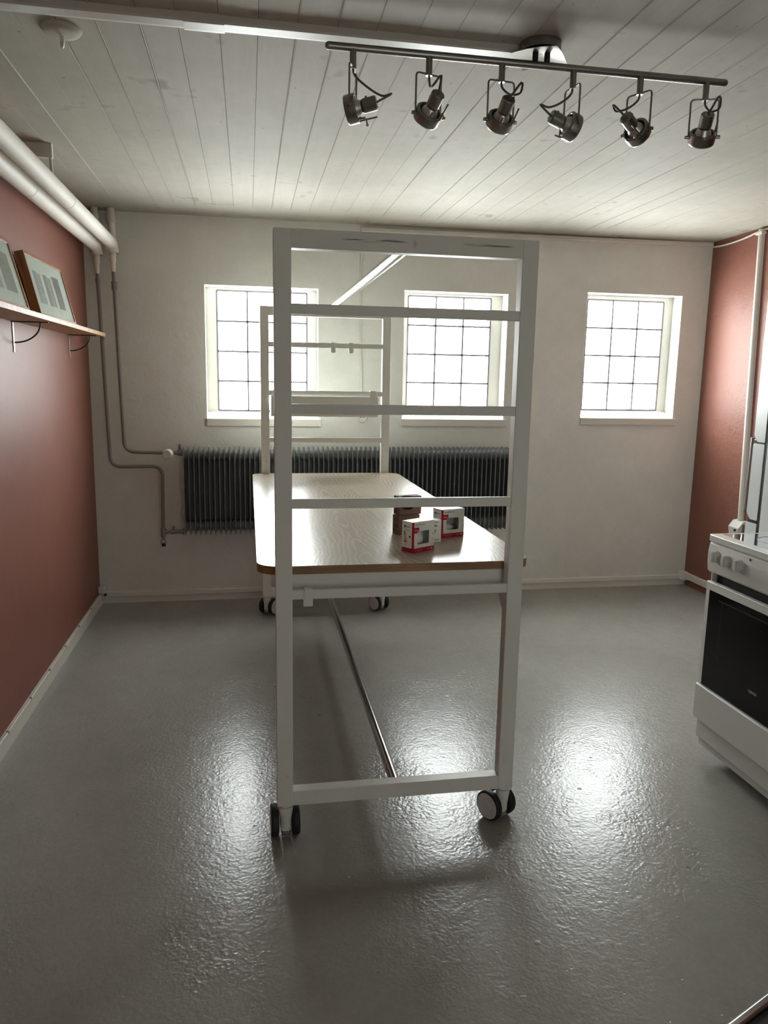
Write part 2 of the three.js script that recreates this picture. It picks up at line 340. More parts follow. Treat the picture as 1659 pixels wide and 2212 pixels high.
// ---------------------------------------------------------------- heating: insulated pipes, thin risers, radiator
const AX = -0.775, AY = 2.208, BX = -0.866, BY = 2.193, PR = 0.036;
function heatingPipe(name, x, y, r, label, seamsAt) {
  const t = thing(name, label, 'pipe', [x, y, -2.5], 'insulated heating pipes below the ceiling');
  const zEnd = D + 0.075;
  obj('insulation', bent([V(x, y, ZB), V(x, y, zEnd), V(x, y - 0.05, zEnd)], r, 0.046, 20), M.insulation, t);
  for (const z of seamsAt) obj('seam', new THREE.TorusGeometry(r - 0.0003, 0.0014, 6, 28).translate(x, y, z), M.insulation, t);
  obj('collar', rod(V(x, y - 0.045, zEnd), V(x - 0.001, y - 0.085, zEnd), 0.02, 18, 0.018), M.insulation, t);
  obj('sleeve', fuse([rod(V(x - 0.001, y - 0.083, zEnd), V(x - 0.001, y - 0.097, zEnd), 0.0205, 16, 0.0195), rod(V(x - 0.001, y - 0.097, zEnd), V(x - 0.001, y - 0.155, zEnd), 0.0165, 16, 0.012)]), M.insulation, t);
}
heatingPipe('heating_pipe', AX, AY, PR, 'thick white insulated pipe below the ceiling, farther from the terracotta wall', [-3.72, -2.1, -0.6]);
heatingPipe('heating_pipe', BX, BY, PR, 'thick white insulated pipe below the ceiling, closer to the terracotta wall', [-3.45, -1.9, -0.4]);
for (const [x, y, l] of [[AX - 0.008, AY, 'stubby white pipe end dropping from the ceiling behind the outer insulated pipe'], [BX - 0.01, BY, 'stubby white pipe end dropping from the ceiling behind the inner insulated pipe']]) {
  const t = thing('pipe_stub', l, 'pipe', [x, CH, D + 0.05]);
  obj('stub', [rod(V(x, CH + 0.01, D + 0.045), V(x + 0.004, y, D + 0.045), 0.021, 16)], M.insulation, t);
  obj('coupling', rod(V(x, CH - 0.04, D + 0.045), V(x + 0.001, CH - 0.085, D + 0.045), 0.0265, 16), M.insulation, t);
}
{
  const z = D + 0.075, ra = 0.0105;
  const t = thing('riser_pipe', 'thin grey pipe bending to the white thermostat knob of the radiator', 'pipe', [-0.757, 0.978, z]);
  obj('tube', bent([V(-0.776, 2.06, z), V(-0.755, 0.982, z), V(-0.5, 0.976, z)], ra, 0.07), M.pipe, t);
  obj('coupling', [rod(V(-0.775, 1.995, z), V(-0.774, 1.945, z), 0.016, 12), rod(V(-0.774, 1.995, z), V(-0.774, 1.988, z), 0.0175, 12)], M.pipe, t);
  const u = thing('riser_pipe', 'thin grey pipe stepping sideways down to the lower radiator valve', 'pipe', [-0.84, 0.42, z]);
  obj('tube', bent([V(-0.867, 2.05, z), V(-0.84, 0.89, z), V(-0.532, 0.893, z), V(-0.54, 0.478, z)], ra, 0.065), M.pipe, u);
  obj('coupling', rod(V(-0.866, 2.01, z), V(-0.866, 1.985, z), 0.0135, 12), M.pipe, u);
  obj('tee', [rod(V(-0.54, 0.5, z), V(-0.54, 0.44, z), 0.0145, 14), rod(V(-0.54, 0.474, z), V(-0.512, 0.474, z), 0.0135, 14), rod(V(-0.54, 0.44, z), V(-0.54, 0.425, z), 0.009, 12)], M.brass, u);
  obj('drain_ring', new THREE.TorusGeometry(0.015, 0.0035, 8, 24).translate(-0.54, 0.412, z + 0.006), M.brass, u);
  obj('drain_cap', rod(V(-0.54, 0.4, z), V(-0.54, 0.382, z), 0.0125, 14), M.black, u);
}
{
  const z0 = D + 0.035, z1 = D + 0.142, zc = (z0 + z1) / 2, X0 = -0.398, X1 = 1.712, N = 68, P = (X1 - X0) / N, Y0 = 0.463, Y1 = 1.018;
  const r = thing('radiator', 'long dark grey finned radiator below the windows', 'radiator', [(X0 + X1) / 2, Y0, zc]);
  // one section: thin plate with pointed ends, a recessed column and a swelling at top and bottom
  const plate = solid(poly([[z0, Y0 + 0.05], [zc - 0.03, Y0], [z1 - 0.012, Y0], [z1, Y0 + 0.03], [z1, Y1 - 0.03], [z1 - 0.012, Y1], [zc - 0.03, Y1], [z0, Y1 - 0.05]]), 0.0042, 0.0005).rotateY(-Math.PI / 2).translate(0.0021, 0, 0);
  const column = b6(0, P, Y0 + 0.07, Y1 - 0.07, z0 + 0.01, z1 - 0.085);
  const swell = (y) => {
    const pts = []; for (let k = 0; k <= 8; k++) { const s = k / 8; pts.push(new THREE.Vector2(0.0265 + 0.021 * Math.pow(Math.abs(2 * s - 1), 1.6), s * P)); }
    return new THREE.LatheGeometry(pts, 20).rotateZ(-Math.PI / 2).translate(0, y, zc + 0.004);
  };
  const section = fuse([plate, column, swell(Y0 + 0.053), swell(Y1 - 0.053)]);
  section.translate(-(X0 + X1) / 2, -Y0, -zc);
  for (let k = 0; k < N; k++) {
    const m = new THREE.Mesh(section, M.radiator);
    m.name = 'fin_section'; m.position.x = X0 + k * P; m.castShadow = m.receiveShadow = true; r.add(m);
  }
  obj('end_plate', [plate.clone().translate(X1, 0, 0)], M.radiator, r);
  for (const x of [X0 + 0.3, X1 - 0.3]) obj('wall_bracket', b6(x - 0.015, x + 0.015, 0.55, 0.95, D + 0.0008, z0 + 0.03), M.radiator, r);
  const z = D + 0.075;
  const v = thing('thermostat_valve', 'white round thermostat knob on the radiator supply', 'valve', [-0.485, 0.976, z]);
  obj('knob', new THREE.LatheGeometry([[0, 0], [0.028, 0], [0.031, 0.006], [0.031, 0.032], [0.027, 0.042], [0.022, 0.043], [0.0215, 0.04], [0, 0.04]].map(([a, b]) => new THREE.Vector2(a, b)), 32).rotateX(Math.PI / 2).rotateY(-0.25).translate(-0.487, 0.972, z + 0.02), M.plastic, v);
  obj('body', [rod(V(-0.5, 0.976, z), V(-0.42, 0.976, z), 0.0115, 14), rod(V(-0.487, 0.974, z - 0.005), V(-0.487, 0.974, z + 0.03), 0.014, 14)], M.brass, v);
  obj('union_nut', rod(V(-0.44, 0.976, z), V(-0.408, 0.976, z), 0.02, 6), M.radiator, v);
  obj('bleed_screw', [rod(V(-0.424, 0.985, z), V(-0.424, 1.02, z), 0.009, 8), rod(V(-0.424, 1.02, z), V(-0.424, 1.032, z), 0.0065, 8)], M.radiator, v);
  const w = thing('return_valve', 'small brass valve at the lower corner of the radiator', 'valve', [-0.47, 0.474, z]);
  obj('body', [rod(V(-0.512, 0.474, z), V(-0.49, 0.474, z), 0.0085, 14), rod(V(-0.497, 0.475, z), V(-0.45, 0.475, z), 0.0155, 14, 0.0135), rod(V(-0.45, 0.474, z), V(-0.41, 0.474, z), 0.0125, 14)], M.brass, w);
  obj('flange', rod(V(-0.42, 0.474, z), V(-0.412, 0.474, z), 0.02, 18), M.brass, w);
  obj('spindle', [rod(V(-0.475, 0.485, z), V(-0.475, 0.503, z), 0.006, 10), new THREE.SphereGeometry(0.009, 12, 8).translate(-0.475, 0.505, z)], M.brass, w);
}
{
  const t = thing('pipe_hanger', 'painted steel pipe hanger under the ceiling beside the insulated pipes', 'hanger', [-0.87, CH, -3.66]);
  obj('plate', r6(XL, -0.812, 2.362, CH + 0.004, -3.676, -3.65, 0.003), M.trim, t);
  obj('rod', rod(V(-0.822, 2.37, -3.664), V(-0.818, 2.262, -3.664), 0.0065, 10), M.trim, t);
}

// ---------------------------------------------------------------- ceiling fittings
{
  const t = thing('ceiling_trunking', 'white cable trunking across the ceiling to the spotlight bar', 'trunking', [0.0, CH, -2.33]);
  const prof = [[CH + 0.004, -2.305], [CH - 0.016, -2.305], [CH - 0.021, -2.309], [CH - 0.022, -2.345], [CH - 0.0185, -2.362], [CH - 0.012, -2.374], [CH + 0.004, -2.38]];
  obj('channel', alongX(prof, XL, 0.80), M.trunking, t);
  obj('joint_cover', alongX(prof.map(([y, z]) => [y < CH ? y - 0.003 : y, z + (z > -2.34 ? 0.003 : -0.003)]), -0.16, -0.05), M.trunking, t);
}
{
  const t = thing('ceiling_outlet', 'round white ceiling outlet cover with a lamp hook near the corner', 'ceiling outlet', [-0.51, CH, -2.49]);
  obj('cover', new THREE.LatheGeometry([[0, -0.016], [0.03, -0.016], [0.05, -0.012], [0.056, -0.004], [0.057, 0.006], [0, 0.006]].map(([a, b]) => new THREE.Vector2(a, b)), 36).translate(-0.51, CH, -2.485), M.ceiling, t);
  obj('hook', hose([V(-0.51, CH - 0.01, -2.485), V(-0.51, CH - 0.03, -2.483), V(-0.507, CH - 0.05, -2.47), V(-0.5, CH - 0.062, -2.445), V(-0.494, CH - 0.055, -2.425), V(-0.492, CH - 0.042, -2.42)], 0.0045, 30, 8), M.plastic, t);
}
{
  const Y = CH - 0.06, Z = -2.279, xa = 0.223, xb = 1.452;
  const t = thing('spotlight_bar', 'brushed nickel ceiling bar with six unlit spotlights', 'spotlight bar', [0.85, CH, Z]);
  obj('bar', new THREE.CapsuleGeometry(0.0105, xb - xa - 0.02, 6, 20).rotateZ(Math.PI / 2).translate((xa + xb) / 2, Y, Z), M.darkNickel, t);
  obj('ceiling_rose', rod(V(0.85, CH + 0.002, Z), V(0.85, CH - 0.026, Z), 0.058, 40, 0.058), M.darkNickel, t);
  const pl = new THREE.PlaneGeometry(0.135, 0.135, 12, 12); // dished square plate
  { const p = pl.attributes.position; for (let i = 0; i < p.count; i++) { const x = p.getX(i), y = p.getY(i); p.setZ(i, 0.012 * (1 - Math.pow((x * x + y * y) / (2 * 0.0675 * 0.0675), 0.8))); } pl.computeVertexNormals(); }
  const pl2 = pl.clone().scale(1, 1, 1).translate(0, 0, -0.0016); { const i = pl2.index.array; for (let k = 0; k < i.length; k += 3) { const q = i[k]; i[k] = i[k + 1]; i[k + 1] = q; } pl2.computeVertexNormals(); }
  obj('rose_plate', [pl, pl2].map((g) => g.rotateZ(0.62).rotateX(Math.PI / 2).scale(1, -1, 1).translate(0.85, CH - 0.036, Z - 0.012)).map((g) => { const i = g.index.array; for (let k = 0; k < i.length; k += 3) { const q = i[k]; i[k] = i[k + 1]; i[k + 1] = q; } g.computeVertexNormals(); return g; }), M.nickel, t);
  for (const s of [-1, 1]) obj('bar_support', rod(V(0.852 + s * 0.018, CH - 0.024, Z), V(0.852 + s * 0.018, Y, Z), 0.0085, 16), M.black, t);
  // [x on the bar, yaw of the yoke, downward tilt of the lamp, side of the cable loop]
  const heads = [[0.301, 1.2, 0.2, 1], [0.519, 0.3, 0.62, -1], [0.735, 0.12, 0.66, 1], [0.954, -1.42, 0.3, 0.1], [1.167, -1.05, 0.42, -1], [1.383, -0.3, 0.85, 1]];
  for (const [x, yaw, tilt, side] of heads) {
    const h = group('spotlight', t);
    const yb = Y - 0.055;                               // underside of the stem
    obj('stem', [rod(V(x, Y + 0.004, Z), V(x, yb, Z), 0.0095, 18)], M.darkNickel, h);
    const turn = (g) => g.rotateY(yaw).translate(x, yb, Z);
    const w = 0.041, drop = 0.108;
    obj('yoke', turn(bent([V(-w, -drop, 0), V(-w, 0.004, 0), V(w, 0.004, 0), V(w, -drop, 0)], 0.0029, 0.012, 8)), M.darkNickel, h);
    const aim = (g) => turn(g.rotateX(-tilt).translate(0, -drop + 0.004, 0));   // built looking along -z, then tilted down
    const lat = (pts, seg = 36) => new THREE.LatheGeometry(pts.map(([r, z]) => new THREE.Vector2(r, z)), seg).rotateX(Math.PI / 2);
    obj('ring', aim(lat([[0.031, -0.017], [0.0385, -0.017], [0.0395, -0.013], [0.0395, 0.012], [0.0375, 0.014], [0.031, 0.014], [0.031, -0.017]])), M.darkNickel, h);
    obj('reflector', aim(lat([[0.0305, -0.013], [0.029, -0.003], [0.0245, 0.013], [0.015, 0.03], [0.010, 0.036], [0.0, 0.036]])), M.reflector, h);
    obj('lens', aim(lat([[0, -0.0125], [0.0305, -0.0125]])), M.lens, h);
    obj('holder', aim(fuse([rod(V(0, 0, 0.027), V(0, 0, 0.033), 0.0165, 24, 0.0195), rod(V(0, 0, 0.033), V(0, 0, 0.068), 0.0195, 24), rod(V(0, 0, 0.068), V(0, 0, 0.071), 0.0195, 24, 0.0165), rod(V(-0.008, 0.012, 0.044), V(-0.008, 0.0215, 0.044), 0.003, 8), rod(V(0.008, 0.012, 0.056), V(0.008, 0.0195, 0.056), 0.003, 8)])), M.darkNickel, h);
    for (const s of [-1, 1]) obj('pivot_knob', aim(rod(V(s * 0.038, 0, 0), V(s * 0.052, 0, 0), 0.0055, 12)), M.darkNickel, h);
    obj('handle', aim(rod(V(0.026, -0.026, 0.004), V(0.026, -0.028, 0.062), 0.0026, 8)), M.darkNickel, h);
    obj('lock_pin', aim(rod(V(-0.014, -0.033, 0.006), V(-0.014, -0.036, 0.034), 0.0026, 8)), M.darkNickel, h);
    obj('thumb_screw', aim(fuse([rod(V(0.024, -0.024, 0.03), V(0.024, -0.042, 0.03), 0.0022, 8), new THREE.SphereGeometry(0.0045, 10, 8).translate(0.024, -0.043, 0.03)])), M.nickel, h);
    // cable from the stem to the back of the holder
    const tail = V(0, 0, 0.068).applyAxisAngle(V(1, 0, 0), -tilt).add(V(0, -drop + 0.004, 0)), out = V(0, 0, 0.108).applyAxisAngle(V(1, 0, 0), -tilt * 0.7).add(V(side * 0.018, -drop + 0.03, 0));
    obj('cable', turn(hose([V(0, 0.01, 0), V(0, -0.012, 0.003), V(side * 0.012, -0.04, 0.02 + 0.2 * tail.z), V(side * 0.026, (out.y - 0.03) * 0.5 - 0.018, out.z * 0.75), out, tail], 0.0032, 50, 8)), M.cableGrey, h);
  }
}

// ---------------------------------------------------------------- rolling workbench: two ladder frames on castors, a tabletop and two steel tubes between them
const FX0 = 0.0738, FX1 = 0.846, FT_ = 1.858, FB = 0.122, FW = 0.0497, FH = 0.0525, FD = 0.044, ZN = -2.2, ZF = -4.548;
const RAILS = [1.657, 1.3768, 1.0998, 0.8228], RH = 0.029, TY = 0.8866, TH = 0.0263;
// pale limed ash veneer in four leaves, laid along the bench: lighter pores along cathedral grain
const ashPore = (() => {
  const W = 1024, H = 2048, wob = field(1024, [[3, 5, 1], [6, 11, 0.55], [13, 26, 0.25], [40, 70, 0.08]], 51), fib = field(1024, [[330, 14, 0.8], [500, 40, 0.5]], 52);
  const leaves = [0, 0.09, 0.585, 0.80, 1.001], out = { W, H, pore: new Float32Array(W * H), tone: new Float32Array(W * H) };
  for (let py = 0; py < H; py++) for (let px = 0; px < W; px++) {
    const u = px / W, v = py / H;
    let k = 0; while (u >= leaves[k + 1]) k++;
    const q = ((py >> 1) % 1024) * 1024 + ((px + k * 317) % 1024), n = wob[q];
    const dx = (u - [0.02, 0.40, 0.93, 1.02][k]) / 0.4, cathedral = k === 1 || k === 3;
    // growth rings cut at a shallow angle: nested arches along the length; straight grain in the other leaves
    const s = cathedral ? 9.5 * Math.sqrt(dx * dx * 4.6 + 0.012) + v * 11.5 + n * 4.4 : dx * 30 + v * 6 + n * 1.4;
    const w = s - Math.floor(s), p = Math.pow(Math.max(0, 1 - Math.abs(w - 0.5) * 3.2), 1.3);
    out.pore[py * W + px] = p * (0.75 + 0.6 * fib[q]);
    out.tone[py * W + px] = 9 * fib[q] + 6 * n - 4 * (k % 2);
  }
  return out;
})();
const ashMap = texture(ashPore.W, (x, y) => { const i = y * ashPore.W + x, t = 190 + ashPore.tone[i] + 50 * ashPore.pore[i]; return [t, t * 0.925, t * 0.835]; }, 0, true, ashPore.H);
const ashBump = texture(ashPore.W, (x, y) => 200 - 150 * ashPore.pore[y * ashPore.W + x], 0, false, ashPore.H);
const edgeMap = texture(512, (() => { const f = field(512, [[4, 40, 1], [9, 110, 0.7]], 53); return (x, y) => { const t = 150 + 42 * f[y * 512 + x]; return [t * 1.02, t * 0.78, t * 0.52]; }; })(), 0.5, true);
const scuffMap = (() => {
  const f = field(1024, [[9, 120, 1], [30, 300, 0.8]], 54);
  return texture(1024, (x, y) => {
    const u = x / 1024, v = y / 64;
    const band = Math.exp(-Math.pow((v - 0.42 - 0.12 * f[100 * 1024 + x]) / 0.05, 2)) * (step(0.2, 0.24, u) * (1 - step(0.44, 0.5, u)) + step(0.72, 0.78, u) * (1 - step(0.92, 0.97, u)));
    const blot = Math.exp(-(Math.pow((u - 0.52) / 0.008, 2) + Math.pow((v - 0.5) / 0.2, 2)));
    const k = 1 - 0.55 * Math.min(1, band * step(-0.3, 0.25, f[(y * 5) * 1024 + x]) * 1.2 + 0.25 * blot);
    return [250 * k, 249 * k, 247 * k];
  }, 0, true, 64);
})();
Object.assign(M, {
  ash: std(0.60, 0.585, 0.57, 0.24, { map: ashMap, bumpMap: ashBump, bumpScale: 0.00012 }),
  oakEdge: std(0.95, 0.93, 0.9, 0.5, { map: edgeMap }),
  scuffed: std(0.765, 0.775, 0.715, 0.46, { map: scuffMap }),
  wheelGrey: std(0.68, 0.67, 0.65, 0.5),
});
const bench = thing('rolling_workbench', 'tall white framed workbench on castors with a pale ash top', 'workbench', [0.46, 0, -3.4]);
function benchFrame(z, near) {
  const zb = z - FD;
  for (const x of [FX0, FX1 - FW]) obj('post', r6(x, x + FW, FB, FT_, zb, z, 0.003), M.coat, bench);
  const top = obj('top_bar', r6(FX0 + FW - 0.001, FX1 - FW + 0.001, FT_ - FH, FT_ - 0.0004, zb + 0.0004, z - 0.0004, 0.003), near ? M.scuffed : M.coat, bench);
  if (near) { const p = top.geometry.attributes.position, uv = top.geometry.attributes.uv; top.geometry.computeBoundingBox(); const b = top.geometry.boundingBox; for (let i = 0; i < p.count; i++) uv.setXY(i, (p.getX(i) - b.min.x) / (b.max.x - b.min.x), (b.max.y - p.getY(i)) / (b.max.y - b.min.y)); }
  obj('bottom_bar', r6(FX0 + FW - 0.001, FX1 - FW + 0.001, FB + 0.0004, FB + FH - 0.004, zb + 0.0004, z - 0.0004, 0.003), M.coat, bench);
  for (const y of RAILS) obj('cross_rail', r6(FX0 + FW - 0.002, FX1 - FW + 0.002, y - RH, y, z - 0.019, z - 0.004, 0.0025), M.coat, bench);
  for (const x of [FX0 + 0.032, FX1 - 0.032]) for (const y of near ? [FB + 0.1] : [0.985, 0.955]) obj('bolt', rod(V(x, y, z - 0.002), V(x, y, z + 0.0015), 0.005, 12), M.wheelGrey, bench);
}
benchFrame(ZN, true); benchFrame(ZF, false);
{
  const zA = -2.249, zB = -4.543, top = roundRect(0.0203, -zA, 0.8956, -zB, 0.07);
  const g = solid(top, TH - 0.001, 0, 12).rotateX(-Math.PI / 2).translate(0, TY - TH, 0);
  const m = obj('tabletop', g, M.oakEdge, bench);
  const v = solid(top, 0.001, 0, 12).rotateX(-Math.PI / 2).translate(0, TY - 0.001, 0);
  const s = obj('veneer', v, M.ash, m);
  const p = s.geometry.attributes.position, uv = s.geometry.attributes.uv, o = origin.get(bench);
  for (let i = 0; i < p.count; i++) uv.setXY(i, (p.getX(i) + o.x - 0.02) / 0.877, (zA - (p.getZ(i) + o.z)) / (zA - zB));
  for (const z of [-2.2545, -4.52]) obj('apron', r6(0.105, 0.815, TY - TH - 0.062, TY - TH + 0.001, z - 0.02, z, 0.002), M.coat, bench);
  for (const x of [0.128, 0.772]) obj('side_apron', r6(x, x + 0.02, TY - TH - 0.05, TY - TH + 0.001, -4.47, -2.32, 0.002), M.coat, bench);
  for (const [x, z, d] of [[FX1 - FW + 0.004, ZN - FD, -1], [FX0 + FW - 0.009, ZN - FD, -1], [FX1 - FW + 0.004, ZF, 1], [FX0 + FW - 0.009, ZF, 1]])
    obj('gusset', solid(poly([[0, 0], [d * 0.12, 0.10], [d * 0.12, 0.13], [0, 0.13]]), 0.005).rotateY(-Math.PI / 2).translate(x + 0.005, TY - TH - 0.14, z), M.coat, bench);
  obj('upper_tube', rod(V(0.46, FT_ - FH / 2, ZN - FD + 0.002), V(0.46, FT_ - FH / 2, ZF + 0.002), 0.0175, 28), M.chrome, bench);
  obj('lower_tube', rod(V(0.46, FB + FH / 2 - 0.002, ZN - FD + 0.002), V(0.472, FB + FH / 2 - 0.002, ZF + 0.002), 0.018, 28), M.chrome, bench);
}
function castor(x, z, turn) {
  const c = group('castor', bench), R = 0.0505, at = (g) => g.rotateY(turn).translate(x, 0, z), trail = 0.026;
  // built with the axle along x and the wheels trailing towards -z
  obj('fork', at(fuse([rod(V(0, FB + 0.001, 0), V(0, FB - 0.006, 0), 0.0215, 24), rod(V(0, FB - 0.007, 0), V(0, 0.066, 0), 0.0245, 24, 0.018), rod(V(0, 0.066, 0), V(0, 0.04, 0), 0.018, 24, 0.0165), r6(-0.0165, 0.0165, 0.03, 0.09, -trail - 0.012, 0.013, 0.008, 3)])), M.coat, c);
  obj('brake_plate', at(r6(-0.014, 0.014, 0.014, 0.036, -trail - 0.01, 0.012, 0.005, 3)), M.nickel, c);
  const lat = (pts) => new THREE.LatheGeometry(pts.map(([r, y]) => new THREE.Vector2(r, y)), 40).rotateZ(-Math.PI / 2);
  for (const s of [-1, 1]) {
    const w = (g) => at(g.scale(1, 1, 1).translate(s * 0.0335, R, -trail));
    obj('tyre', w(lat([[0.034, -0.012], [R - 0.004, -0.012], [R - 0.0008, -0.009], [R, -0.004], [R, 0.004], [R - 0.0008, 0.009], [R - 0.004, 0.012], [0.034, 0.012], [0.034, -0.012]])), M.rubber, c);
    obj('wheel_cover', w(fuse([rod(V(s * -0.004, 0, 0), V(s * 0.0128, 0, 0), 0.0445, 36, 0.043), rod(V(s * 0.0126, 0, 0), V(s * 0.0142, 0, 0), 0.016, 24)])), M.wheelGrey, c);
    obj('hub', w(rod(V(s * -0.013, 0, 0), V(s * -0.004, 0, 0), 0.038, 24)), M.black, c);
  }
}
castor(FX0 + FW / 2 + 0.002, ZN - FD / 2, 0.03);
castor(FX1 - FW / 2, ZN - FD / 2, 0.5);
castor(FX0 + FW / 2, ZF - FD / 2, -0.62);
castor(FX1 - FW / 2, ZF - FD / 2, 0.62);

// things hung on the rails
function hook(x, y, z, label, w, drop, arch) {
  const t = thing('rail_hook', label, 'hook', [x, y, z], 'coat hooks on the bench rails');
  const tab = arch ? roundRect(x - w / 2, y - 0.03, x + w / 2, y + 0.003, 0.002) : roundRect(x - w / 2, y - 0.027, x + w / 2, y + 0.003, 0.0095);
  obj('clip', [solid(tab, 0.003, 0.0006).translate(0, 0, z - 0.001), r6(x - w / 2, x + w / 2, y, y + 0.0035, z - 0.02, z + 0.001, 0.0015), r6(x - w / 2, x + w / 2, y - 0.02, y + 0.0035, z - 0.0225, z - 0.0195, 0.0015)], M.coat, t);
  obj('peg', solid(arch ? roundRect(x - w / 2 + 0.001, y - drop, x + w / 2 - 0.001, y - 0.016, 0.009) : roundRect(x - w / 2 - 0.001, y - drop, x + w / 2 - 0.001, y - 0.016, 0.002), 0.004, 0.001).translate(0, 0, z + (arch ? 0.003 : -0.0075)), M.coat, t);
}
hook(0.172, RAILS[3], ZN - 0.0035, 'white hook on the low rail below the near table edge', 0.027, 0.051, false);
hook(0.499, RAILS[0], ZF - 0.0035, 'white hook high on the far frame rail, first of the pair', 0.028, 0.056, true);
hook(0.606, RAILS[0], ZF - 0.0035, 'white hook high on the far frame rail, nearest the far right post', 0.028, 0.056, true);
{
  const t = thing('rail_tray', 'shallow white sheet-metal tray clipped to the far frame', 'tray', [0.46, 1.22, ZF]);
  const x0 = 0.133, x1 = 0.772;
  obj('front_panel', r6(x0, x1, 1.226, 1.345, ZF + 0.012, ZF + 0.0145, 0.001), M.coat, t);
  obj('upper_fold', r6(x0, x1, 1.34, 1.377, ZF - 0.002, ZF + 0.0015, 0.001), M.coat, t);
  obj('tray_floor', b6(x0, x1, 1.226, 1.229, ZF - 0.16, ZF + 0.013), M.coat, t);
  for (const x of [x0, x1 - 0.002]) obj('end_panel', b6(x, x + 0.002, 1.226, 1.30, ZF - 0.16, ZF + 0.013), M.coat, t);
  obj('back_lip', b6(x0, x1, 1.226, 1.30, ZF - 0.162, ZF - 0.159), M.coat, t);
  for (const x of [0.165, 0.74]) obj('clip', [solid(roundRect(x - 0.019, 1.332, x + 0.019, 1.382, 0.007), 0.005, 0.001).translate(0, 0, ZF + 0.0135), r6(x - 0.018, x + 0.018, 1.3775, 1.3825, ZF - 0.026, ZF + 0.016, 0.002)], M.coat, t);
}

// ---------------------------------------------------------------- bulb boxes on the table
function canvasTexture(w, h, draw) {
  const c = document.createElement('canvas'); c.width = w; c.height = h;
  draw(c.getContext('2d'), w, h);
  const t = new THREE.CanvasTexture(c); t.colorSpace = THREE.SRGBColorSpace; t.magFilter = THREE.LinearFilter;
  return t;
}
const RED = '#b0102c', CARD = '#ecebe4', INK = '#20221f';
const icons = (g, x, y, s, n, col) => { g.strokeStyle = col; g.lineWidth = s * 0.09; for (let k = 0; k < n; k++) { g.beginPath(); if (k % 3 === 0) { g.arc(x + k * s * 1.25, y - s * 0.1, s * 0.3, 0.5, 5.6); } else if (k % 3 === 1) { g.moveTo(x + k * s * 1.25, y - s * 0.5); g.lineTo(x + k * s * 1.25 - s * 0.3, y + s * 0.3); g.lineTo(x + k * s * 1.25 + s * 0.3, y + s * 0.3); g.closePath(); } else g.rect(x + k * s * 1.25 - s * 0.3, y - s * 0.4, s * 0.6, s * 0.7); g.stroke(); } };
const boxFront = (tagText) => canvasTexture(512, 512, (g, w, h) => {
  g.fillStyle = CARD; g.fillRect(0, 0, w, h);
  g.fillStyle = RED; g.fillRect(0, 0, 34, h); g.fillRect(0, 438, w, h);
  g.beginPath(); g.moveTo(30, 92); g.lineTo(126, 92); g.quadraticCurveTo(146, 92, 146, 112); g.lineTo(146, 166); g.quadraticCurveTo(146, 186, 126, 186); g.lineTo(30, 186); g.fill();
  g.fillStyle = INK; g.font = 'bold 33px sans-serif'; g.fillText('SOLHETTA LED', 52, 62);
  g.fillStyle = '#f1e9e6'; g.font = 'bold 27px sans-serif'; g.fillText(tagText, 44, 150);
  g.strokeStyle = '#55574c'; g.lineWidth = 5;
  g.beginPath(); g.arc(472, 232, 15, 0.9, 6.8); g.stroke(); g.beginPath(); g.arc(472, 322, 17, 0, 6.3); g.stroke();
  g.beginPath(); g.moveTo(462, 412); g.lineTo(480, 388); g.lineTo(466, 388); g.stroke();
  g.save(); g.translate(64, 418); g.rotate(-Math.PI / 2); g.font = '20px sans-serif'; g.fillStyle = INK; g.fillText('E27', 0, 0); g.restore();
  icons(g, 84, 480, 38, 4, '#e2a5ac');
  g.fillStyle = '#8f8a3c'; g.fillRect(346, 466, 46, 24);
  g.fillStyle = '#f1dfe0'; g.font = 'bold 50px sans-serif'; g.fillText('1', 424, 496); g.fillText('2', 454, 496);
});
const boxSide = canvasTexture(256, 512, (g, w, h) => {
  g.fillStyle = CARD; g.fillRect(0, 0, w, h);
  g.fillStyle = RED; g.fillRect(0, 438, w, h); g.fillRect(w - 18, 0, 18, h);
  g.fillStyle = '#1c2233'; g.fillRect(56, 66, 36, 36); g.font = 'bold 30px sans-serif'; g.fillText('ENERG', 96, 96);
  g.fillStyle = '#8d8b84'; g.fillRect(56, 118, 26, 8); g.fillRect(56, 140, 130, 5);
  ['#111', '#222c1c', '#7c8a2c', '#d0b43a', '#dd8f2d', '#cf5a26', '#b01f22'].forEach((c, k) => { g.fillStyle = c; g.beginPath(); const y = 168 + k * 27, l = 24 + k * 7; g.moveTo(52, y); g.lineTo(52 + l, y); g.lineTo(62 + l, y + 10); g.lineTo(52 + l, y + 20); g.lineTo(52, y + 20); g.fill(); });
  g.fillStyle = INK; g.beginPath(); g.moveTo(164, 246); g.lineTo(184, 228); g.lineTo(208, 228); g.lineTo(208, 264); g.lineTo(184, 264); g.fill();
  g.fillStyle = '#8d8b84'; g.font = '16px sans-serif'; g.fillRect(52, 380, 80, 5); g.fillRect(52, 394, 60, 5);
});
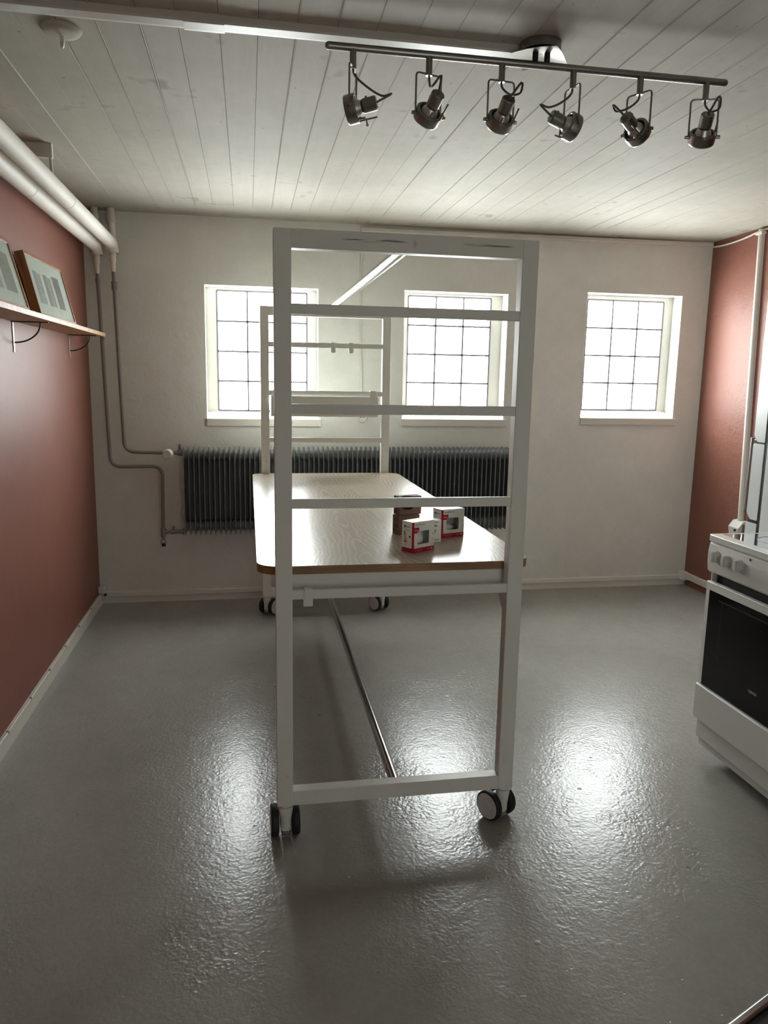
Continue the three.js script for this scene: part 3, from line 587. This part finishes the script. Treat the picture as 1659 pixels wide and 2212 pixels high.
const smallFront = canvasTexture(256, 384, (g, w, h) => {
  g.fillStyle = CARD; g.fillRect(0, 0, w, h);
  g.fillStyle = INK; g.font = 'bold 34px sans-serif'; g.fillText('TTA LED', 92, 46);
  g.fillStyle = '#8a9a3a'; g.beginPath(); g.moveTo(160, 76); g.lineTo(196, 76); g.lineTo(216, 96); g.lineTo(196, 116); g.lineTo(160, 116); g.fill();
  g.fillStyle = '#9ea3a2'; g.beginPath(); g.moveTo(20, 166); g.lineTo(206, 166); g.lineTo(164, 268); g.lineTo(150, 340); g.lineTo(60, 340); g.lineTo(48, 268); g.fill();
  g.fillStyle = '#15181c'; g.fillRect(60, 214, 84, 56); g.fillRect(60, 288, 84, 40);
  g.font = 'bold 22px sans-serif'; g.fillStyle = INK; g.fillText('GU10', 176, 344); g.fillStyle = '#8d8b84'; g.fillRect(176, 354, 56, 5);
});
const kraft = (draw) => canvasTexture(256, 256, (g, w, h) => { g.fillStyle = '#75564a'; g.fillRect(0, 0, w, h); seed = 61; for (let k = 0; k < 500; k++) { g.fillStyle = rnd() < 0.5 ? 'rgba(60,38,24,0.12)' : 'rgba(200,160,130,0.12)'; g.fillRect(rnd() * w, rnd() * h, rr(4, 22), 1.5); } draw(g, w, h); });
const kraftSide = kraft((g) => { g.fillStyle = '#3c2418'; g.font = 'bold 62px sans-serif'; g.fillText('LED', 22, 84); g.fillStyle = '#30222a'; g.fillRect(24, 118, 66, 52); g.fillRect(106, 122, 84, 46); g.fillRect(24, 184, 66, 44); g.fillStyle = '#6d574e'; g.fillRect(36, 130, 40, 28); g.fillRect(118, 134, 26, 20); g.fillStyle = '#5a3c2c'; g.fillRect(106, 190, 60, 5); g.fillRect(106, 204, 44, 5); g.fillRect(24, 240, 170, 4); });
const kraftFront = kraft((g) => { g.fillStyle = '#5a3a20'; g.font = 'bold 26px sans-serif'; g.fillText('LED', 196, 60); g.fillRect(196, 150, 44, 8); g.fillRect(196, 168, 48, 8); g.fillRect(196, 186, 36, 8); });
const card = (map) => std(1, 1, 1, 0.55, { map });
const CARDM = { plain: std(0.83, 0.82, 0.78, 0.5), red: std(0.44, 0.008, 0.026, 0.5), side: card(boxSide), small: card(smallFront), kraft: std(0.185, 0.10, 0.07, 0.75), kraftSide: card(kraftSide), kraftFront: card(kraftFront), inside: std(0.42, 0.40, 0.37, 0.8) };
const bulbGlass = std(0.78, 0.77, 0.76, 0.35), capMetal = std(0.6, 0.58, 0.55, 0.35, { metalness: 1 });

// a carton with an open window in its front; fx = width of the front, dp = depth; front-left corner at (x, z), turned by `turn`
function carton(name, label, x, z, turn, y, fx, h, dp, win, mats) {
  const t = thing(name, label, 'box', [x, y, z], 'bulb cartons on the table');
  t.rotation.y = turn;
  origin.set(t, V(0, 0, 0));
  const k = 0.0009;
  const panel = roundRect(0, 0, fx, h, 0.0012);
  if (win) panel.holes.push(roundRect(win[0], win[1], win[2], win[3], win[4], THREE.Path));
  const f = obj('front_panel', solid(panel, k), mats.front, t);
  const uvBox = (m, ax, len) => { const p = m.geometry.attributes.position, uv = m.geometry.attributes.uv; for (let i = 0; i < p.count; i++) { const q = ax === 'x' ? p.getX(i) / len : (p.getZ(i) + len) / len; uv.setXY(i, q, p.getY(i) / h); } };
  uvBox(f, 'x', fx);
  const s = obj('side_panel', b6(0, k, 0, h, -dp, 0), mats.side, t); uvBox(s, 'z', dp);
  obj('side_panel', b6(fx - k, fx, 0, h, -dp, 0), mats.plain, t);
  obj('back_panel', b6(0, fx, 0, h, -dp, -dp + k), mats.plain, t);
  obj('bottom_panel', b6(0, fx, 0, k, -dp, 0), mats.base || mats.plain, t);
  const lid = new THREE.PlaneGeometry(fx, dp, 6, 4).rotateX(-Math.PI / 2).translate(fx / 2, h, -dp / 2), lp = lid.attributes.position;
  for (let i = 0; i < lp.count; i++) lp.setY(i, h + (mats.sag || 0.0008) * Math.sin(lp.getX(i) / fx * 5.2) * (1 + lp.getZ(i) / dp));
  lid.computeVertexNormals();
  obj('lid', [lid, b6(0.001, fx - 0.001, h - 0.0016, h - 0.0008, -dp, 0)], mats.plain, t);
  if (mats.flap) obj('flap', b6(fx * 0.35, fx * 0.97, h - 0.0002, h + 0.0006, 0, 0.02), mats.flapMat || mats.plain, t);
  return t;
}
function bulb(label, x, y, z, r, lie, turn) {
  const t = thing('light_bulb', label, 'bulb', [x, y, z], 'bulbs inside the cartons');
  origin.set(t, V(0, 0, 0));
  const pr = [[0.0005, r * 2], [r * 0.5, r * 1.87], [r * 0.86, r * 1.5], [r, r], [r * 0.86, r * 0.42], [r * 0.5, -r * 0.25], [r * 0.42, -r * 0.4]];
  obj('globe', new THREE.LatheGeometry(pr.reverse().map(([a, b]) => new THREE.Vector2(a, b)), 28), bulbGlass, t);
  obj('screw_cap', [rod(V(0, -r * 0.38, 0), V(0, -r * 1.2, 0), r * 0.43, 20), rod(V(0, -r * 1.2, 0), V(0, -r * 1.35, 0), r * 0.22, 14)], capMetal, t);
  t.rotation.order = 'YZX'; t.rotation.set(0, turn, lie);
}
{
  const T = TY + 0.0006;
  const white = (front, over = {}) => ({ front: card(boxFront(front)), side: CARDM.side, plain: CARDM.plain, ...over });
  const place = (turn, x, z, a, b) => [x + a * Math.cos(turn) + b * Math.sin(turn), z - a * Math.sin(turn) + b * Math.cos(turn)];
  const win = [0.0205, 0.027, 0.075, 0.071, 0.004];
  const t1 = Math.atan2(0.051, 0.085);
  carton('bulb_box', 'white and red bulb carton standing nearest the table edge', 0.5265, -2.378, t1, T, 0.0985, 0.103, 0.052, win, white('345 lm'));
  { const [x, z] = place(t1, 0.5265, -2.378, 0.045, -0.0275); bulb('pale bulb behind the window of the carton nearest the table edge', x, T + 0.064, z, 0.022, Math.PI, t1); }
  const t2 = Math.atan2(0.036, 0.095);
  carton('bulb_box', 'white and red bulb carton closest to the right edge of the table', 0.6845, -2.611, t2, T, 0.1005, 0.103, 0.056, win, white('806 lm'));
  { const [x, z] = place(t2, 0.6845, -2.611, 0.055, -0.029); bulb('pale bulb behind the window of the carton closest to the right table edge', x, T + 0.03, z, 0.0225, Math.PI / 2, t2); }
  carton('bulb_box', 'smaller plain white carton half hidden behind the front red and white one', 0.588, -2.545, 0.01, T, 0.078, 0.078, 0.05, null, { front: CARDM.small, side: CARDM.plain, plain: CARDM.plain, flap: false });
  const br = { front: CARDM.kraftFront, side: CARDM.kraftSide, plain: CARDM.kraft, sag: 0.0045 };
  const t3 = 0.36, wk = [0.015, 0.02, 0.056, 0.05, 0.009];
  carton('bulb_box', 'lower brown cardboard carton of the stack of two', 0.5405, -2.679, t3, T, 0.09, 0.0705, 0.044, wk, { ...br, sag: 0.0004 });
  carton('bulb_box', 'upper brown cardboard carton of the stack of two', 0.5425, -2.684, t3 - 0.06, T + 0.0722, 0.092, 0.0685, 0.045, wk, br);
}

// ---------------------------------------------------------------- wall shelf with two framed prints
const shelfWood = texture(512, (() => { const f = field(512, [[60, 5, 1], [160, 14, 0.7]], 71); return (x, y) => { const t = 190 + 40 * f[y * 512 + x]; return [t, t * 0.76, t * 0.53]; }; })(), 0.6, true);
Object.assign(M, { pine: std(0.72, 0.66, 0.58, 0.5, { map: shelfWood }), frameWood: std(0.62, 0.52, 0.4, 0.45, { map: shelfWood }), iron: std(0.045, 0.042, 0.04, 0.45, { metalness: 0.6 }), mat: std(0.72, 0.76, 0.72, 0.6) });
{
  const x1 = -0.79, y0 = 1.661, y1 = 1.682, ze = -4.60, zs = -2.35;
  const t = thing('wall_shelf', 'long pale pine wall shelf with metal brackets', 'shelf', [XL + 0.08, 1.56, -3.5]);
  obj('board', r6(XL, x1, y0, y1, ze, zs, 0.002), M.pine, t);
  obj('hook_eye', [new THREE.TorusGeometry(0.0065, 0.0013, 8, 20).rotateY(0.6).translate(x1 - 0.012, y0 - 0.014, ze + 0.012), rod(V(x1 - 0.012, y0 + 0.001, ze + 0.012), V(x1 - 0.012, y0 - 0.008, ze + 0.012), 0.0013, 6)], M.iron, t);
  for (const z of [-4.43, -3.42, -2.5]) {
    const b = group('bracket', t), arc = [];
    for (let k = 0; k <= 14; k++) { const a = k / 14 * Math.PI / 2; arc.push(V(XL + 0.006 + 0.104 * Math.sin(a), 1.575 + 0.082 * (1 - Math.cos(a)), z)); }
    obj('wall_bar', r6(XL + 0.0005, XL + 0.004, 1.535, y0 - 0.001, z - 0.008, z + 0.008, 0.0015), M.nickel, b);
    obj('shelf_bar', r6(XL + 0.001, XL + 0.142, y0 - 0.0042, y0 - 0.0006, z - 0.008, z + 0.008, 0.0015), M.iron, b);
    obj('arc_brace', hose(arc, 0.0032, 30, 8), M.iron, b);
  }
}
function framed(label, z0, z1, h, depth, lean, xb, turn, map) {
  const w = z0 - z1, t = thing('picture_frame', label, 'picture', [xb, 1.6825, (z0 + z1) / 2], 'prints on the pine shelf');
  origin.set(t, V(0, 0, 0));
  t.rotation.order = 'YXZ';
  t.rotation.set(-lean, Math.PI / 2 + turn, 0);       // faces into the room (+x), leaning back to the wall
  const e = 0.0125;
  const side = (a, b, c, d) => r6(a, b, c, d, -depth, 0, 0.0015);
  obj('frame_bar', side(-w / 2, -w / 2 + e, 0, h), M.frameWood, t); obj('frame_bar', side(w / 2 - e, w / 2, 0, h), M.frameWood, t);
  obj('frame_bar', side(-w / 2 + e, w / 2 - e, 0, e), M.frameWood, t); obj('frame_bar', side(-w / 2 + e, w / 2 - e, h - e, h), M.frameWood, t);
  obj('backing', b6(-w / 2 + e, w / 2 - e, e, h - e, -depth + 0.001, -depth + 0.004), M.iron, t);
  const m = obj('print', b6(-w / 2 + e, w / 2 - e, e, h - e, -0.007, -0.005), std(1, 1, 1, 0.7, { map }), t);
  const p = m.geometry.attributes.position, uv = m.geometry.attributes.uv;
  for (let i = 0; i < p.count; i++) uv.setXY(i, (p.getX(i) + w / 2 - e) / (w - 2 * e), (p.getY(i) - e) / (h - 2 * e));
  obj('glass', b6(-w / 2 + e, w / 2 - e, e, h - e, -0.0035, -0.002), M.pictureGlass, t);
}
M.pictureGlass = phys(0.98, 1, 0.99, 0.03, { transmission: 1, thickness: 0, ior: 1.5 });
const printMap = (bars) => canvasTexture(512, 256, (g, w, h) => {
  g.fillStyle = '#dfe6df'; g.fillRect(0, 0, w, h); seed = 91;
  for (const [a, b, col, top] of bars) { for (let y = 0; y < 12; y++) for (let x = 0; x < 5; x++) { const v = rr(-14, 14); g.fillStyle = `rgb(${col.map((c) => Math.round(c + v)).join(',')})`; g.fillRect(a * w + (b - a) * w * x / 5, h * (top + (0.80 - top) * y / 12), (b - a) * w / 5 + 1, h * (0.80 - top) / 12 + 1); } }
});
framed('oak framed print of grey vertical bars, whole on the shelf', -3.365, -3.93, 0.262, 0.036, 0.23, -0.812, -0.03, printMap([[0.1, 0.2, [152, 160, 168], 0.24], [0.21, 0.29, [168, 170, 166], 0.26], [0.36, 0.47, [140, 144, 140], 0.24], [0.48, 0.57, [158, 158, 152], 0.26], [0.63, 0.83, [118, 122, 118], 0.2]]));
framed('oak framed print on the shelf, cut off by the picture edge', -2.62, -3.15, 0.262, 0.018, 0.25, -0.808, 0, printMap([[0.06, 0.18, [176, 178, 172], 0.26], [0.22, 0.36, [160, 164, 158], 0.24], [0.4, 0.55, [170, 172, 166], 0.26], [0.62, 0.88, [138, 142, 134], 0.2]]));

// ---------------------------------------------------------------- stove, seen from its front left corner
Object.assign(M, {
  enamel: phys(0.70, 0.695, 0.665, 0.32, { clearcoat: 0.4, clearcoatRoughness: 0.2 }),
  knob: std(0.62, 0.62, 0.61, 0.4),
  ovenGlass: phys(0.004, 0.0045, 0.0045, 0.05, { ior: 1.5, specularIntensity: 0.6 }),
  hobGlass: phys(0.012, 0.012, 0.013, 0.04, { ior: 1.52 }),
  cavity: std(0.03, 0.033, 0.032, 0.4),
  fridge: phys(0.68, 0.69, 0.69, 0.35, { clearcoat: 0.3, clearcoatRoughness: 0.25 }),
  steelHandle: std(0.40, 0.385, 0.37, 0.34, { metalness: 1 }),
  gasket: std(0.02, 0.02, 0.022, 0.6),
  redLamp: std(0.42, 0.02, 0.02, 0.3),
  printGrey: std(0.42, 0.43, 0.43, 0.6),
});
{
  const X0 = 1.73, X1 = 2.33, Za = -2.556, Zb = -1.956, zc = (Za + Zb) / 2;   // front plane x = X0 faces into the room
  const t = thing('stove', 'white freestanding stove with black glass oven door', 'stove', [(X0 + X1) / 2, 0, zc]);
  obj('body', [b6(X0 + 0.05, X1, 0.075, 0.868, Za + 0.004, Zb - 0.004), b6(X0 + 0.012, X0 + 0.05, 0.075, 0.868, Za + 0.004, Za + 0.008), b6(X0 + 0.012, X0 + 0.05, 0.075, 0.868, Zb - 0.008, Zb - 0.004)], M.enamel, t);
  obj('hob_frame', solid((() => { const s = roundRect(X0 - 0.006, -Zb - 0.0, X1, -Za + 0.004, 0.012); s.holes.push(roundRect(X0 + 0.035, -Zb + 0.012, X1 - 0.02, -Za - 0.008, 0.008, THREE.Path)); return s; })(), 0.02, 0.003).rotateX(-Math.PI / 2).translate(0, 0.871, 0), M.enamel, t);
  const hob = obj('hob_glass', r6(X0 + 0.033, X1 - 0.018, 0.884, 0.8935, Za + 0.006, Zb - 0.010, 0.003), M.hobGlass, t);
  for (const [x, z, r] of [[1.92, -2.40, 0.09], [1.92, -2.12, 0.072], [2.18, -2.40, 0.072], [2.18, -2.12, 0.09]]) obj('zone_ring', new THREE.TorusGeometry(r, 0.0008, 6, 48).rotateX(Math.PI / 2).translate(x, 0.8936, z), M.printGrey, hob);
  // control panel with a slightly bowed face
  const prof = [[X0 + 0.03, 0.868], [X0 + 0.004, 0.868], [X0 - 0.004, 0.858], [X0 - 0.008, 0.83], [X0 - 0.008, 0.79], [X0 - 0.004, 0.758], [X0 + 0.004, 0.75], [X0 + 0.03, 0.75]];
  const panel = obj('control_panel', solid(poly(prof.map(([x, y]) => [x, y])), Zb - Za - 0.004, 0.001).translate(0, 0, Za + 0.002), M.enamel, t);
  for (const z of [-2.497, -2.43, -2.36, -2.15, -2.085, -2.02]) {
    const k = obj('knob', [rod(V(X0 - 0.007, 0.818, z), V(X0 - 0.014, 0.818, z), 0.0225, 28), rod(V(X0 - 0.014, 0.818, z), V(X0 - 0.03, 0.818, z), 0.0205, 28, 0.0185)], M.knob, panel);
    obj('grip', r6(X0 - 0.034, X0 - 0.02, 0.797, 0.839, z - 0.0055, z + 0.0055, 0.003), M.knob, panel);
  }
  obj('pilot_lamp', new THREE.SphereGeometry(0.0045, 14, 10).scale(0.6, 1, 1).translate(X0 - 0.0075, 0.851, -2.312), M.redLamp, panel);
  obj('ventilation_gap', b6(X0 + 0.035, X0 + 0.0505, 0.70, 0.76, Za + 0.009, Zb - 0.009), M.gasket, t);
  // oven door: enamel surround with dark glass and an inner window
  const door = obj('oven_door', [r6(X0 - 0.004, X0 + 0.02, 0.682, 0.713, Za, Zb, 0.004), b6(X0 - 0.001, X0 + 0.02, 0.302, 0.684, Za, Za + 0.022), b6(X0 - 0.001, X0 + 0.02, 0.302, 0.684, Zb - 0.022, Zb)], M.enamel, t);
  obj('door_glass', r6(X0 - 0.002, X0 + 0.006, 0.303, 0.683, Za + 0.021, Zb - 0.021, 0.002), M.ovenGlass, door);
  obj('inner_window_line', [b6(X0 - 0.0024, X0 - 0.0018, 0.654, 0.657, Za + 0.085, Zb - 0.085), b6(X0 - 0.0024, X0 - 0.0018, 0.42, 0.655, Za + 0.105, Za + 0.1062)], M.cavity, door);
  obj('handle_slot', [r6(X0 - 0.0055, X0 + 0.01, 0.706, 0.7145, Za + 0.06, Zb - 0.06, 0.003)], M.enamel, door);
  obj('brand_print', await (async () => {
    const { FontLoader } = await import('three/addons/loaders/FontLoader.js'), { TextGeometry } = await import('three/addons/geometries/TextGeometry.js');
    const font = await new FontLoader().loadAsync('fonts/droid/droid_sans_regular.typeface.json');
    const g = new TextGeometry('Cylinda', { font, size: 0.0096, depth: 0.0006, curveSegments: 4, bevelEnabled: false });
    g.computeBoundingBox(); g.translate(-g.boundingBox.max.x / 2, 0, 0);
    return g.rotateY(-Math.PI / 2).translate(X0 - 0.002, 0.386, -2.238);
  })(), M.printGrey, door);
  obj('storage_drawer', r6(X0 - 0.012, X0 + 0.02, 0.160, 0.300, Za - 0.001, Zb + 0.001, 0.006), M.enamel, t);
  obj('plinth', r6(X0 + 0.004, X0 + 0.022, 0.082, 0.162, Za + 0.01, Zb - 0.01, 0.002), M.enamel, t);
  obj('kickboard', r6(X0 + 0.014, X0 + 0.03, 0.05, 0.084, Za + 0.018, Zb - 0.018, 0.002), M.enamel, t);
  for (const x of [X0 + 0.15, X1 - 0.06]) for (const z of [Za + 0.05, Zb - 0.05]) obj('foot', rod(V(x, 0, z), V(x, 0.08, z), 0.018, 16), M.black, t);
}

// ---------------------------------------------------------------- fridge-freezer behind the stove, its doors towards the windows
{
  const X0 = 2.45, X1 = 3.05, zf = -3.352, zd = -3.272, zb = -2.72;
  const t = thing('fridge', 'tall white fridge-freezer behind the stove, seen from its side', 'fridge', [(X0 + X1) / 2, 0, -3.0]);
  obj('cabinet', r6(X0, X1, 0.03, 1.92, zd + 0.019, zb, 0.006), M.fridge, t);
  obj('door_gasket', b6(X0 + 0.003, X1 - 0.003, 0.06, 1.91, zd - 0.001, zd + 0.02), M.gasket, t);
  const door = (y0, y1, bevel) => solid(poly([[-zd, y0], [-zf - 0.028, y0], [-zf - 0.004, y0 + bevel * 0.7], [-zf, y0 + bevel], [-zf, y1 - 0.006], [-zf - 0.006, y1], [-zd, y1]]), X1 - X0, 0.001).rotateY(Math.PI / 2).translate(X0, 0, 0);
  const doors = [['freezer_door', 1.183, 1.918], ['fridge_door', 0.800, 1.172], ['lower_drawer', 0.08, 0.782]].map(([n, a, b]) => obj(n, door(a, b, 0.034), M.fridge, t));
  for (const [y0, y1] of [[1.172, 1.183], [0.782, 0.8]]) obj('grip_recess', solid(poly([[-zd + 0.001, y1 + 0.002], [-zf - 0.032, y1 + 0.002], [-zf - 0.012, y1 + 0.022], [-zf - 0.012, y0 - 0.002], [-zd + 0.001, y0 - 0.002]]), X1 - X0 - 0.002).rotateY(Math.PI / 2).translate(X0 + 0.001, 0, 0), M.gasket, t);
  const handle = (p, ya, yb, x) => {
    obj('handle', rod(V(x, ya, zf - 0.042), V(x, yb, zf - 0.042), 0.0155, 20), M.steelHandle, p);
    for (const y of [ya + 0.03, yb - 0.012]) obj('handle_post', rod(V(x, y, zf + 0.002), V(x, y, zf - 0.042), 0.008, 12), M.steelHandle, p);
  };
  handle(doors[1], 0.822, 1.199, X0 + 0.03); handle(doors[2], 0.40, 0.757, X0 + 0.03);
  for (const x of [X0 + 0.06, X1 - 0.06]) for (const z of [zd + 0.08, zb - 0.06]) obj('foot', rod(V(x, 0, z), V(x, 0.035, z), 0.02, 14), M.black, t);
}

// ---------------------------------------------------------------- steel-rimmed mat by the photographer's feet
{
  const a = Math.atan2(0.058, 0.135), t = thing('rimmed_mat', 'black mat with a polished steel rim, cut off at the bottom right corner', 'mat', [1.02, 0, -1.317]);
  origin.set(t, V(0, 0, 0));
  t.rotation.y = a;
  const L = 0.75, Wd = 0.5;
  for (const [x0, x1, z0, z1] of [[-0.06, L, 0, 0.022], [-0.06, L, Wd - 0.022, Wd], [-0.06, -0.038, 0.022, Wd - 0.022], [L - 0.022, L, 0.022, Wd - 0.022]]) obj('rim_bar', r6(x0, x1, 0, 0.022, z0, z1, 0.007, 4), M.chrome, t);
  obj('pad', r6(-0.038, L - 0.022, 0, 0.012, 0.022, Wd - 0.022, 0.002), M.rubber, t);
}

renderer.render(scene, camera);
